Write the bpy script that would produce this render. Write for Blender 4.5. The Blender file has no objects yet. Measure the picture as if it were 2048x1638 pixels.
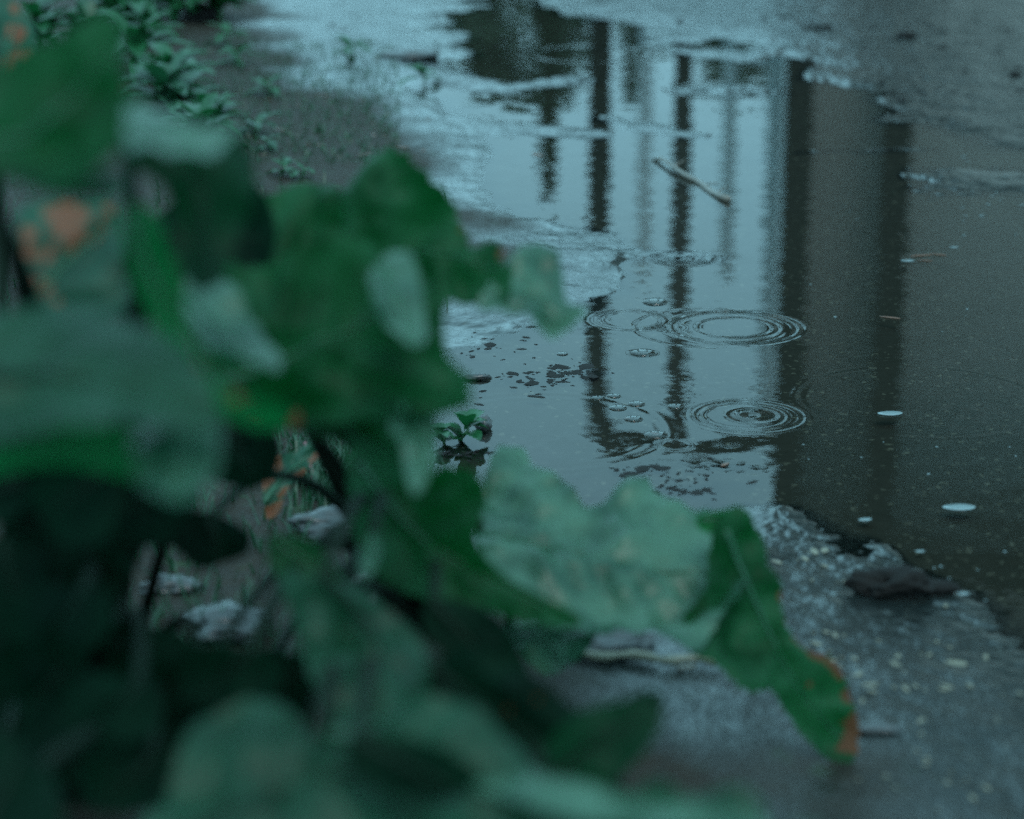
import bpy, bmesh, math, random
import numpy as np
from mathutils import Vector, Matrix, noise, geometry
R = math.radians
S = bpy.context.scene
COL = S.collection
rnd = random.Random(7)

# ------------------------------------------------------------------ camera, light, exposure
H, PITCH, LENS, SENS = 0.69, R(17), 85.0, 36.0
FPX = 2048 * LENS / SENS
cam_d = bpy.data.cameras.new("camera")
cam = bpy.data.objects.new("camera", cam_d); COL.objects.link(cam)
cam.location = (0, 0, H); cam.rotation_euler = (math.pi / 2 - PITCH, 0, 0)
cam_d.lens = LENS; cam_d.sensor_width = SENS
cam_d.clip_start = 0.02; cam_d.clip_end = 500
cam_d.dof.use_dof = True; cam_d.dof.focus_distance = 2.47; cam_d.dof.aperture_fstop = 4.4
cam_d.dof.aperture_blades = 9
S.camera = cam

SUN_EL, SUN_AZ = R(55), R(165)          # azimuth from +Y towards +X
w = bpy.data.worlds.new("World"); S.world = w; w.use_nodes = True
nt = w.node_tree; nt.nodes.clear()
sky = nt.nodes.new("ShaderNodeTexSky"); sky.sky_type = 'NISHITA'; sky.sun_disc = False
sky.sun_elevation = SUN_EL; sky.sun_rotation = -SUN_AZ
sky.air_density = 1.0; sky.dust_density = 4.0; sky.ozone_density = 3.0
hsv = nt.nodes.new("ShaderNodeMix"); hsv.data_type = 'RGBA'; hsv.blend_type = 'MIX'
hsv.inputs[0].default_value = 0.95                     # overcast: the cloud deck evens the clear sky out
hsv.inputs[7].default_value = (3.3, 7.0, 8.5, 1)
bg = nt.nodes.new("ShaderNodeBackground"); bg.inputs[1].default_value = 0.10
wo = nt.nodes.new("ShaderNodeOutputWorld")
nt.links.new(sky.outputs[0], hsv.inputs[6]); nt.links.new(hsv.outputs[2], bg.inputs[0]); nt.links.new(bg.outputs[0], wo.inputs[0])
sd = bpy.data.lights.new("sun", 'SUN'); sd.energy = 0.5; sd.angle = R(25); sd.color = (1, .97, .93)
so = bpy.data.objects.new("sun", sd); COL.objects.link(so)
sdir = Vector((math.sin(SUN_AZ) * math.cos(SUN_EL), math.cos(SUN_AZ) * math.cos(SUN_EL), math.sin(SUN_EL)))
so.rotation_euler = (sdir).to_track_quat('Z', 'Y').to_euler(); so.location = (0, 5, 6)
vs = S.view_settings; vs.view_transform = 'Standard'; vs.look = 'None'; vs.exposure = 0.98; vs.gamma = 1
S.cycles.max_bounces = 6; S.cycles.transparent_max_bounces = 12
S.cycles.use_denoising = False
S.cycles.sample_clamp_indirect = 4

# ------------------------------------------------------------------ projection helpers (2048 x 1638 photo pixels)
cp, sp = math.cos(PITCH), math.sin(PITCH)
def ray(u, v):
    x = (u - 1024) / FPX; y = -(v - 819) / FPX
    return Vector((x, cp + y * sp, -sp + y * cp))       # depth-1 along the camera axis
def P(u, v, d): return Vector((0, 0, H)) + ray(u, v) * d
def G(u, v, z=0.0):
    r = ray(u, v); return Vector((0, 0, H)) + r * ((z - H) / r.z)
def RF(u, v, Y):                                        # where a mirror image seen at (u,v) stands, at distance Y
    r = ray(u, v); t = Y / r.y
    return Vector((r.x * t, Y, -H - r.z * t))

# ------------------------------------------------------------------ tags
def tag(o, label=None, cat=None, group=None, kind=None):
    if label: o["label"] = label
    if cat: o["category"] = cat
    if group: o["group"] = group
    if kind: o["kind"] = kind
    return o
def empty(name, loc):
    o = bpy.data.objects.new(name, None); COL.objects.link(o); o.location = loc; o.empty_display_size = .05
    return o
def mesh_obj(name, verts, faces, mat, parent=None, smooth=True):
    me = bpy.data.meshes.new(name); me.from_pydata([tuple(v) for v in verts], [], faces)
    if smooth: me.polygons.foreach_set("use_smooth", [True] * len(me.polygons))
    me.materials.append(mat)
    o = bpy.data.objects.new(name, me); COL.objects.link(o)
    if parent is not None:
        o.parent = parent
        o.matrix_parent_inverse = Matrix.Translation(-Vector(parent.location))
    return o

# ------------------------------------------------------------------ node helpers
def new_mat(name):
    m = bpy.data.materials.new(name); m.use_nodes = True; m.node_tree.nodes.clear()
    return m, m.node_tree
class NT:
    def __init__(s, t): s.t = t
    def n(s, typ, **kw):
        x = s.t.nodes.new(typ)
        for k, v in kw.items(): setattr(x, k, v)
        return x
    def l(s, a, b): s.t.links.new(a, b)
    def put(s, sock, v):
        if hasattr(v, 'is_output'): s.l(v, sock)
        else: sock.default_value = v
    def math(s, op, a, b=0.0, c=None, clamp=False):
        x = s.n("ShaderNodeMath", operation=op, use_clamp=clamp); s.put(x.inputs[0], a); s.put(x.inputs[1], b)
        if c is not None: s.put(x.inputs[2], c)
        return x.outputs[0]
    def vm(s, op, a, b=None, sc=None):
        x = s.n("ShaderNodeVectorMath", operation=op); s.put(x.inputs[0], a)
        if b is not None: s.put(x.inputs[1], b)
        if sc is not None: s.put(x.inputs[3], sc)
        return x.outputs[1] if op in ('LENGTH', 'DOT_PRODUCT') else x.outputs[0]
    def noise(s, vec, scale, detail=4, rough=.55, col=False):
        x = s.n("ShaderNodeTexNoise"); s.put(x.inputs['Vector'], vec); x.inputs['Scale'].default_value = scale
        x.inputs['Detail'].default_value = detail; x.inputs['Roughness'].default_value = rough
        return x.outputs['Color' if col else 'Fac']
    def rng(s, v, a, b, c=0.0, d=1.0, smooth=False):
        x = s.n("ShaderNodeMapRange"); x.interpolation_type = 'SMOOTHSTEP' if smooth else 'LINEAR'
        s.put(x.inputs[0], v)
        for i, q in enumerate((a, b, c, d)): s.put(x.inputs[1 + i], q)
        return x.outputs[0]
    def mix(s, f, a, b):
        x = s.n("ShaderNodeMix", data_type='RGBA'); s.put(x.inputs[0], f); s.put(x.inputs[6], a); s.put(x.inputs[7], b)
        return x.outputs[2]
    def out(s, sh):
        o = s.n("ShaderNodeOutputMaterial"); s.l(sh, o.inputs[0])
def simple(name, col, rough=.5, var=.25, scale=40, coat=0.0, metallic=0.0, bump=0.0):
    m, t = new_mat(name); k = NT(t)
    co = k.n("ShaderNodeTexCoord").outputs['Object']
    f = k.noise(co, scale)
    c = k.mix(f, tuple(x * (1 - var) for x in col) + (1,), tuple(min(1, x * (1 + var)) for x in col) + (1,))
    b = k.n("ShaderNodeBsdfPrincipled"); k.l(c, b.inputs['Base Color'])
    b.inputs['Roughness'].default_value = rough; b.inputs['Metallic'].default_value = metallic
    b.inputs['Coat Weight'].default_value = coat; b.inputs['Specular IOR Level'].default_value = .2 if rough > .7 else .5; b.inputs['Coat Roughness'].default_value = .12
    if bump:
        bn = k.n("ShaderNodeBump"); bn.inputs['Distance'].default_value = bump; k.l(k.noise(co, scale * 1.7), bn.inputs['Height'])
        k.l(bn.outputs[0], b.inputs['Normal'])
    k.out(b.outputs[0]); return m

# ------------------------------------------------------------------ ground relief
def fbm(x, y, scale, octs=4, seed=0, rough=.5):
    rs = np.random.RandomState(seed); g = rs.rand(256, 256).astype(np.float32) * 2 - 1
    tot = np.zeros_like(x); amp, nrm = 1.0, 0.0
    for o in range(octs):
        px, py = x * scale + 37.1 * o + 500, y * scale + 11.7 * o + 500
        xi, yi = np.floor(px).astype(int), np.floor(py).astype(int); fx, fy = px - xi, py - yi
        fx = fx * fx * (3 - 2 * fx); fy = fy * fy * (3 - 2 * fy)
        a = g[yi & 255, xi & 255]; b = g[yi & 255, (xi + 1) & 255]; c = g[(yi + 1) & 255, xi & 255]; d = g[(yi + 1) & 255, (xi + 1) & 255]
        tot += amp * ((a * (1 - fx) + b * fx) * (1 - fy) + (c * (1 - fx) + d * fx) * fy)
        nrm += amp; amp *= rough; scale *= 2.03
    return tot / nrm
def polysd(x, y, poly):                                  # signed distance, inside negative
    d2 = np.full(x.shape, 1e9); ins = np.zeros(x.shape, bool); n = len(poly)
    for i in range(n):
        ax, ay = poly[i]; bx, by = poly[(i + 1) % n]; ex, ey = bx - ax, by - ay
        t = np.clip(((x - ax) * ex + (y - ay) * ey) / (ex * ex + ey * ey + 1e-12), 0, 1)
        d2 = np.minimum(d2, (x - ax - t * ex) ** 2 + (y - ay - t * ey) ** 2)
        c = ((ay > y) != (by > y)) & (x < (bx - ax) * (y - ay) / (by - ay + 1e-12) + ax); ins ^= c
    d = np.sqrt(d2); return np.where(ins, -d, d)
def gp(pts): return [tuple(G(u, v).xy) for u, v in pts]
PUDDLE = gp([(1010, -25), (1100, 10), (1180, 35), (1280, 52), (1330, 85), (1450, 78), (1480, 92), (1400, 104), (1480, 122), (1580, 112), (1615, 128),
             (1600, 150), (1735, 178), (1765, 212), (1820, 215), (1800, 240), (1900, 262), (2048, 300), (2300, 340), (2700, 520), (2500, 1400), (2048, 1262), (1930, 1235), (1820, 1210),
             (1750, 1165), (1690, 1110), (1620, 1060), (1560, 1030), (1460, 1040), (1380, 1045), (1250, 1060), (1150, 1060), (880, 1080), (820, 900), (830, 760),
             (890, 700), (1000, 662), (1110, 650), (1170, 600), (1196, 560), (1180, 530), (1200, 500), (1160, 470), (1050, 440), (1000, 405), (960, 350),
             (955, 290), (925, 230), (880, 170), (905, 130), (930, 100), (905, 60), (925, 35)])
# shoals and ridges in and beside the water: (end, end, half width in m along x, along y, height m, strength)
SHOALS = [((800, 140), (1000, 178), .05, .05, .006, 1), ((1000, 178), (1150, 160), .05, .035, .004, 1), ((1030, 262), (1180, 272), .06, .035, .003, 1),
          ((1000, 250), (1120, 262), .06, .04, .004, 1), ((1210, 235), (1370, 270), .05, .045, .0015, 1), ((1380, 180), (1500, 178), .05, .05, .003, 1), ((1480, 192), (1560, 184), .03, .018, .002, 1), ((1080, 100), (1250, 92), .03, .016, .001, .8),
          ((1640, 302), (1850, 296), .04, .025, .0002, 1), ((1900, 358), (2120, 368), .08, .12, .0040, 1), ((1220, 505), (1400, 512), .04, .05, .0005, 1),
          ((1120, 500), (1200, 520), .03, .07, .004, 1), ((1050, 450), (1160, 470), .04, .03, .0015, 1),
          ((870, 670), (1000, 640), .04, .07, .0012, 1), ((900, 610), (960, 620), .05, .08, .006, 1), ((1060, 760), (1190, 745), .03, .035, -.0012, 1), ((960, 770), (1100, 752), .03, .02, -.0018, 1), ((900, 900), (960, 900), .03, .03, -.0012, 1),
          ((1240, 930), (1460, 930), .04, .03, -.0022, 1), ((1280, 980), (1420, 975), .05, .03, -.0014, 1), ((1560, 1050), (1720, 1120), .04, .06, .0006, 1), ((1760, 1150), (1900, 1215), .04, .05, .0008, 1),
          ((1300, 560), (1540, 555), .03, .02, -.0040, .8), ((1480, 300), (1560, 318), .05, .02, -.001, .8), ((1380, 300), (1500, 318), .05, .015, -.001, .6)]
def relief(x, y):
    sdv = polysd(x, y, PUDDLE)
    wob = fbm(x, y, 9, 4, 3) * .05 * np.clip(y / 2.5, .6, 1.6)
    s = sdv + wob
    h = np.where(s > 0, .010 * (1 - np.exp(-s / .15)), -.012 * (1 - np.exp(s / .10)))
    for a, b, wx, wy, hh, st in SHOALS:
        A, B = G(*a), G(*b); ex, ey = B.x - A.x, B.y - A.y
        t = np.clip(((x - A.x) * ex / wx ** 2 + (y - A.y) * ey / wy ** 2) / (ex * ex / wx ** 2 + ey * ey / wy ** 2), 0, 1)
        q = ((x - A.x - t * ex) / wx) ** 2 + ((y - A.y - t * ey) / wy) ** 2
        q = q * (1 + .9 * fbm(x, y, 30, 3, 31)) + .5 * fbm(x, y, 14, 3, 33)
        wgt = np.exp(-(np.clip(q, 0, 9) ** 1.5)) * st
        h = h * (1 - wgt) + hh * wgt
    out = np.clip((h + .004) / .01, 0, 1)
    h = h + fbm(x, y, 22, 4, 5) * .0022 + fbm(x, y, 95, 3, 8, .6) * (.0012 - .0004 * out + .0011 * out * np.clip((y - 2.6) / 1.0, 0, 1))
    # soil bank rising to the left where the plants grow
    lx = np.clip((-0.02 - .12 * (y - 1.5) - x) / .35, 0, 1); near = np.clip((3.4 - y) / 1.0, 0, 1)
    h = h + lx * near * (.015 + .012 * fbm(x, y, 12, 4, 12))
    far = np.clip((np.hypot(x, y - 3) - 4) / 3, 0, 1)
    return h * (1 - far) + .012 * far
def grid_axis(fine, lo, hi, n=26):
    a = fine[0] - (fine[0] - lo) * (np.linspace(1, 0, n, endpoint=False) ** 3.2)
    b = fine[-1] + (hi - fine[-1]) * (np.linspace(0, 1, n + 1)[1:] ** 3.2)
    return np.concatenate([a, fine, b])
xs = np.concatenate([np.arange(-1.25, -.42, .0042), np.arange(-.42, .62, .0023), np.arange(.62, 1.35, .0042)])
xs = grid_axis(xs, -90, 90)
vv = np.arange(1720, -60, -2.1); ys = np.array([G(1024, v).y for v in vv]); ys = grid_axis(ys, -60, 140)
X, Y = np.meshgrid(xs, ys); Z = relief(X, Y)
nx, ny = len(xs), len(ys)
def grid_mesh(name, X, Y, Z, keep=None):
    ny, nx = X.shape
    me = bpy.data.meshes.new(name); me.vertices.add(nx * ny)
    me.vertices.foreach_set("co", np.stack([X, Y, Z], -1).astype(np.float32).ravel())
    i = (np.arange(ny - 1)[:, None] * nx + np.arange(nx - 1)[None, :])
    q = np.stack([i, i + 1, i + nx + 1, i + nx], -1).reshape(-1, 4)
    if keep is not None: q = q[keep.ravel()]
    me.loops.add(q.size); me.loops.foreach_set("vertex_index", q.ravel().astype(np.int32))
    me.polygons.add(len(q)); me.polygons.foreach_set("loop_start", (np.arange(len(q)) * 4).astype(np.int32))
    me.polygons.foreach_set("use_smooth", np.ones(len(q), bool)); me.update(); me.validate()
    return me
gme = grid_mesh("ground", X, Y, Z)
SOIL_AND_SHADE = gp([(330, -120), (480, -60), (520, 60), (580, 120), (680, 190), (780, 250), (880, 320), (860, 370), (920, 415), (1010, 460), (1000, 500), (900, 580), (880, 640), (760, 720), (740, 900), (760, 1200), (1000, 1260), (1100, 1330), (1150, 1405), (1350, 1450), (1600, 1500), (1660, 1560), (1760, 1720), (-2500, 1900), (-3000, 0)])
soil = np.clip(.5 - (polysd(X, Y, SOIL_AND_SHADE) + fbm(X, Y, 7, 4, 21) * .12) / .09, 0, 1)
# stored with the mesh: bank soil, plus shade painted as soil on the nearest asphalt
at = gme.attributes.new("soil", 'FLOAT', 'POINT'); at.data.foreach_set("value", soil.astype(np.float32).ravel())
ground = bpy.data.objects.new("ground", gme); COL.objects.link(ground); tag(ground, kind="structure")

m, t = new_mat("wet_asphalt"); k = NT(t)
pos = k.n("ShaderNodeNewGeometry").outputs['Position']
z = k.n("ShaderNodeSeparateXYZ"); k.l(pos, z.inputs[0])
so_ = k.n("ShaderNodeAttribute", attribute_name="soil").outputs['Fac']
agg = k.n("ShaderNodeTexVoronoi"); k.l(pos, agg.inputs['Vector']); agg.inputs['Scale'].default_value = 260
aggc = k.n("ShaderNodeSeparateColor"); k.l(agg.outputs['Color'], aggc.inputs[0])
big = k.noise(pos, 9, 5); fine = k.noise(pos, 420, 3, .7); med = k.noise(pos, 60, 4, .6)
asp = k.mix(aggc.outputs[0], (.005, .009, .009, 1), (.016, .022, .021, 1))
asp = k.mix(k.rng(aggc.outputs[1], .93, .96), asp, (.035, .04, .035, 1))
asp = k.mix(k.rng(big, .35, .7, 0, .6), asp, (.018, .021, .020, 1))
dirt_and_shade = k.mix(med, (.014, .012, .010, 1), (.042, .036, .027, 1))
dirt_and_shade = k.mix(k.rng(fine, .60, .72), dirt_and_shade, (.06, .05, .038, 1))
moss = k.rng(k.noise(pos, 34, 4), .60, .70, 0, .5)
dirt_and_shade = k.mix(moss, dirt_and_shade, (.03, .07, .03, 1))
col = k.mix(so_, asp, dirt_and_shade)
silt = k.mix(med, (.028, .030, .025, 1), (.046, .047, .040, 1)); silt = k.mix(k.rng(aggc.outputs[1], .955, .985), silt, (.11, .11, .09, 1))
col = k.mix(k.rng(z.outputs[2], -.0045, -.0005, 1, 0, True), col, silt)          # pale silt settled in the hollow
wet = k.rng(z.outputs[2], .001, .010, 1, 0, True)
rough = k.math('ADD', k.rng(med, .3, .7, .16, .34), k.math('MULTIPLY', so_, .4))
rough = k.math('SUBTRACT', rough, k.math('MULTIPLY', wet, .10), clamp=True)
hgt = k.math('ADD', k.math('MULTIPLY', fine, .12), k.math('MULTIPLY', agg.outputs['Distance'], -.45))
hgt = k.math('ADD', hgt, k.math('MULTIPLY', med, 1.0))
bn = k.n("ShaderNodeBump"); bn.inputs['Strength'].default_value = 1.0; k.l(hgt, bn.inputs['Height'])
k.l(k.math('ADD', k.rng(wet, 0, 1, .0013, .0005), k.math('MULTIPLY', so_, .0020)), bn.inputs['Distance'])
b = k.n("ShaderNodeBsdfPrincipled"); k.l(col, b.inputs['Base Color']); k.l(rough, b.inputs['Roughness']); k.l(bn.outputs[0], b.inputs['Normal'])
b.inputs['IOR'].default_value = 1.45; dryg = k.rng(z.outputs[2], -.0012, .0, 0, 1)      # under water the asphalt has no film of its own
k.l(k.math('MULTIPLY', k.rng(so_, 0, 1, .18, .14), dryg), b.inputs['Specular IOR Level'])
k.l(k.math('MULTIPLY', k.math('MULTIPLY', k.rng(so_, 0, 1, .9, .05), k.rng(k.noise(pos, 14, 3, .55), .36, .58, .5, 1)), dryg), b.inputs['Coat Weight']); k.l(k.rng(k.noise(pos, 11, 3), .35, .65, .07, .24), b.inputs['Coat Roughness']); b.inputs['Coat IOR'].default_value = 1.36
k.l(bn.outputs[0], b.inputs['Coat Normal'])
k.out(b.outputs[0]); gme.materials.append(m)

# ------------------------------------------------------------------ puddle water
wx = np.arange(-.9, 3.2, .02); wy = np.arange(1.3, 6.2, .02); WX, WY = np.meshgrid(wx, wy); WH = relief(WX, WY)
low = (WH < .004); kp = low[:-1, :-1] | low[1:, :-1] | low[:-1, 1:] | low[1:, 1:]
# the soil bank is dry, keep water only round the puddle
near_p = (polysd(WX, WY, PUDDLE) < .14)
kp &= near_p[:-1, :-1]
wme = grid_mesh("puddle", WX, WY, np.zeros_like(WX), kp)
bm = bmesh.new(); bm.from_mesh(wme); bmesh.ops.delete(bm, geom=[v for v in bm.verts if not v.link_faces], context='VERTS'); bm.to_mesh(wme); bm.free()
puddle = bpy.data.objects.new("puddle", wme); COL.objects.link(puddle); tag(puddle, kind="structure")
m, t = new_mat("rain_water"); k = NT(t)
pos = k.n("ShaderNodeNewGeometry").outputs['Position']
grads = []
# (centre px, radius px where the packet peaks, packet width px, wavelength px, slope, inner radius px)
RIPPLES = [((1080, 860), 250, 40, 40, .012), ((1840, 800), 240, 22, 26, .015), ((1470, 655), 126, 13, 15, .24), ((1470, 655), 78, 9, 17, .22), ((1452, 655), 112, 9, 15, .12), ((1500, 832), 108, 12, 15, .15), ((1490, 832), 84, 8, 13, .12), ((1506, 830), 46, 10, 22, .18), ((1500, 830), 18, 12, 44, .30),
           ((1262, 640), 72, 13, 15, .22), ((1365, 517), 55, 14, 16, .16), ((1355, 517), 20, 9, 15, .18), 
           ((1180, 108), 112, 14, 24, .07), ((1430, 180), 90, 14, 24, .08), 
           ((1285, 706), 27, 5, 18, .25), ((1340, 655), 26, 12, 16, .10), ((1350, 890), 34, 8, 16, .12), ((1420, 655), 150, 9, 16, .07)]
for (cu, cv), rr, ww, lam, amp in RIPPLES:
    c = G(cu, cv); mpp = (c - Vector((0, 0, H))).length / FPX
    d = k.vm('SUBTRACT', pos, (c.x, c.y, 0)); L = k.math('MAXIMUM', k.vm('LENGTH', d), 1e-5)
    q = k.math('DIVIDE', k.math('SUBTRACT', L, rr * mpp), ww * mpp)
    env = k.math('EXPONENT', k.math('MULTIPLY', k.math('MULTIPLY', q, q), -1.0))
    osc = k.math('SINE', k.math('MULTIPLY', L, 2 * math.pi / (lam * mpp)))
    s_ = k.math('DIVIDE', k.math('MULTIPLY', k.math('MULTIPLY', env, osc), amp), L)
    grads.append(k.vm('SCALE', d, sc=s_))
g = grads[0]
for q in grads[1:]: g = k.vm('ADD', g, q)
g = k.vm('SCALE', g, sc=k.rng(k.noise(pos, 17, 2), .38, .62, .25, 1.5))
mp = k.n("ShaderNodeMapping"); k.l(pos, mp.inputs[0]); mp.inputs['Scale'].default_value = (1, 1.0, 1)
n1 = k.vm('SCALE', k.vm('SUBTRACT', k.noise(mp.outputs[0], 26, 3, .5, True), (.5, .5, .5)), sc=.022)
n2m = k.rng(k.noise(pos, 5, 2), .46, .66)
n2 = k.vm('SCALE', k.vm('SUBTRACT', k.noise(mp.outputs[0], 90, 2, .5, True), (.5, .5, .5)), sc=k.math('MULTIPLY', n2m, .045))
g = k.vm('ADD', k.vm('ADD', g, n1), n2)
nrm = k.vm('NORMALIZE', k.vm('ADD', k.vm('MULTIPLY', g, (-1, -1, 0)), (0, 0, 1)))
fr = k.n("ShaderNodeFresnel"); fr.inputs[0].default_value = 1.333; k.l(nrm, fr.inputs['Normal'])
gl = k.n("ShaderNodeBsdfGlossy"); gl.inputs['Roughness'].default_value = .015; k.l(nrm, gl.inputs['Normal'])
tr = k.n("ShaderNodeBsdfTransparent"); tr.inputs[0].default_value = (.80, .84, .80, 1)
mx = k.n("ShaderNodeMixShader"); k.l(fr.outputs[0], mx.inputs[0]); k.l(tr.outputs[0], mx.inputs[1]); k.l(gl.outputs[0], mx.inputs[2])
k.out(mx.outputs[0]); wme.materials.append(m)

# ------------------------------------------------------------------ generic geometry
def tube(pts, radii, n=8):
    vs_, fs = [], []
    prev = None
    for i, p in enumerate(pts):
        a = pts[max(i - 1, 0)]; b_ = pts[min(i + 1, len(pts) - 1)]; tn = (b_ - a).normalized()
        if prev is None: nr = tn.orthogonal().normalized()
        else: nr = (prev - tn * prev.dot(tn)).normalized()
        prev = nr; bi = tn.cross(nr); r = radii[i] if hasattr(radii, '__len__') else radii
        for j in range(n):
            a_ = 2 * math.pi * j / n; vs_.append(p + (nr * math.cos(a_) + bi * math.sin(a_)) * r)
    for i in range(len(pts) - 1):
        for j in range(n):
            k2 = (j + 1) % n; fs.append((i * n + j, i * n + k2, (i + 1) * n + k2, (i + 1) * n + j))
    fs.append(tuple(range(n))[::-1]); fs.append(tuple(range((len(pts) - 1) * n, len(pts) * n)))
    return vs_, fs
def spline(pts, per=6, closed=False):
    out = []; n = len(pts)
    for i in range(n if closed else n - 1):
        if closed: p0, p1, p2, p3 = pts[i - 1], pts[i], pts[(i + 1) % n], pts[(i + 2) % n]
        else: p0, p1, p2, p3 = pts[max(i - 1, 0)], pts[i], pts[i + 1], pts[min(i + 2, n - 1)]
        for j in range(per):
            t_ = j / per
            out.append(tuple(.5 * (2 * p1[c] + (p2[c] - p0[c]) * t_ + (2 * p0[c] - 5 * p1[c] + 4 * p2[c] - p3[c]) * t_ ** 2 + (3 * p1[c] - p0[c] - 3 * p2[c] + p3[c]) * t_ ** 3) for c in range(len(p1))))
    if not closed: out.append(tuple(pts[-1]))
    return out
def box_vf(c, sx, sy, sz, base=0):
    vs_ = [Vector((c[0] + dx * sx / 2, c[1] + dy * sy / 2, c[2] + dz * sz / 2)) for dz in (-1, 1) for dy in (-1, 1) for dx in (-1, 1)]
    fs = [(0, 2, 3, 1), (4, 5, 7, 6), (0, 1, 5, 4), (2, 6, 7, 3), (0, 4, 6, 2), (1, 3, 7, 5)]
    return vs_, [tuple(i + base for i in f) for f in fs]

# ------------------------------------------------------------------ leaf material: broad wet leaf, paler veins, dry patches
def leaf_mat(name, a, b_, trans, rough=.36, sheen=.5, vein=(.10, .19, .10), spec=.5, rust=((.15, .050, .022, 1), (.075, .045, .022, 1)), torn=1.1):
    m, t = new_mat(name); k = NT(t)
    uv = k.n("ShaderNodeUVMap", uv_map="leaf").outputs[0]
    pos = k.n("ShaderNodeTexCoord").outputs['Object']
    sx = k.n("ShaderNodeSeparateXYZ"); k.l(uv, sx.inputs[0])      # x: along the midrib (m), y: away from it (m)
    nz = k.noise(pos, 45, 4)
    col = k.mix(k.rng(k.noise(pos, 26, 5, .6), .38, .60), a + (1,), b_ + (1,))
    ph = k.math('SUBTRACT', sx.outputs[0], k.math('MULTIPLY', sx.outputs[1], .8))
    ph = k.math('ADD', ph, k.math('MULTIPLY', nz, .006))
    vn = k.rng(k.math('ABSOLUTE', k.math('SINE', k.math('MULTIPLY', ph, math.pi / .026))), .0, .14, 1, 0, True)
    mid = k.rng(sx.outputs[1], .0008, .003, 1, 0, True)
    vv_ = k.math('MAXIMUM', k.math('MULTIPLY', vn, .3), mid)
    col = k.mix(vv_, col, vein + (1,))
    dry = k.n("ShaderNodeAttribute", attribute_name="dry").outputs['Fac']
    dn = k.math('ADD', dry, k.math('MULTIPLY', k.math('SUBTRACT', k.noise(pos, 130, 3), .5), torn))
    dm = k.rng(dn, .42, .58, 0, 1, True)
    dcol = k.mix(nz, *rust)
    col = k.mix(dm, col, dcol)
    b = k.n("ShaderNodeBsdfPrincipled"); k.l(col, b.inputs['Base Color']); b.inputs['Roughness'].default_value = rough
    b.inputs['Specular IOR Level'].default_value = spec; b.inputs['Coat Weight'].default_value = sheen; b.inputs['Coat Roughness'].default_value = .25
    bn = k.n("ShaderNodeBump"); bn.inputs['Distance'].default_value = .0012
    k.l(k.math('ADD', k.math('MULTIPLY', vv_, -.6), k.noise(pos, 160, 3)), bn.inputs['Height']); k.l(bn.outputs[0], b.inputs['Normal']); k.l(bn.outputs[0], b.inputs['Coat Normal'])
    tl = k.n("ShaderNodeBsdfTranslucent"); k.l(k.mix(dm, trans + (1,), (.12, .05, .02, 1)), tl.inputs[0])
    ms = k.n("ShaderNodeMixShader"); ms.inputs[0].default_value = .35
    k.l(b.outputs[0], ms.inputs[1]); k.l(tl.outputs[0], ms.inputs[2]); k.out(ms.outputs[0]); return m
M_LEAF = leaf_mat("broad_leaf", (.001, .034, .009), (.016, .088, .036), (.001, .10, .014), .5, .0, (.005, .070, .020), .13)  # light and dark patches paint the shading of folds
M_BRIGHT = leaf_mat("broad_leaf_bright", (.002, .10, .026), (.003, .13, .034), (.001, .16, .03), .5, .0, (.006, .12, .03), .13)  # brighter copy: light passing through the blade put into the colour
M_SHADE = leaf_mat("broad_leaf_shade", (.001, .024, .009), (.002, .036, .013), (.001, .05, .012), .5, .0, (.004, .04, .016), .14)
M_MID = leaf_mat("broad_leaf_dull", (.003, .036, .015), (.012, .070, .034), (.002, .06, .016), .5, .12, (.018, .085, .042), .28)
M_RUST = leaf_mat("broad_leaf_rusty", (.006, .050, .026), (.022, .095, .055), (.002, .06, .018), .5, .12, (.03, .10, .06), .3, ((.24, .080, .036, 1), (.15, .065, .032, 1)), .7)
M_PALE = leaf_mat("broad_leaf_pale", (.012, .070, .036), (.070, .175, .108), (.006, .10, .035), .42, .25, (.08, .19, .12), .4)  # pale copy: sky sheen put into the colour, darker patches for folds
M_DARK = leaf_mat("broad_leaf_shaded", (.002, .012, .007), (.004, .022, .011), (.001, .02, .008), .6, .0, (.004, .022, .011), .05)  # near-black copy: the canopy's shade put into the leaf colour
M_STEM = simple("plant_stem", (.05, .13, .06), .4, .3, 60, .3)
M_RIB = simple("leaf_rib", (.008, .07, .028), .5, .3, 60, .0)
M_STEMD = simple("plant_stem_shaded", (.004, .014, .007), .8, .3, 60, .0)  # dark copy of the stem, shade of the hollow in its colour

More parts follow.
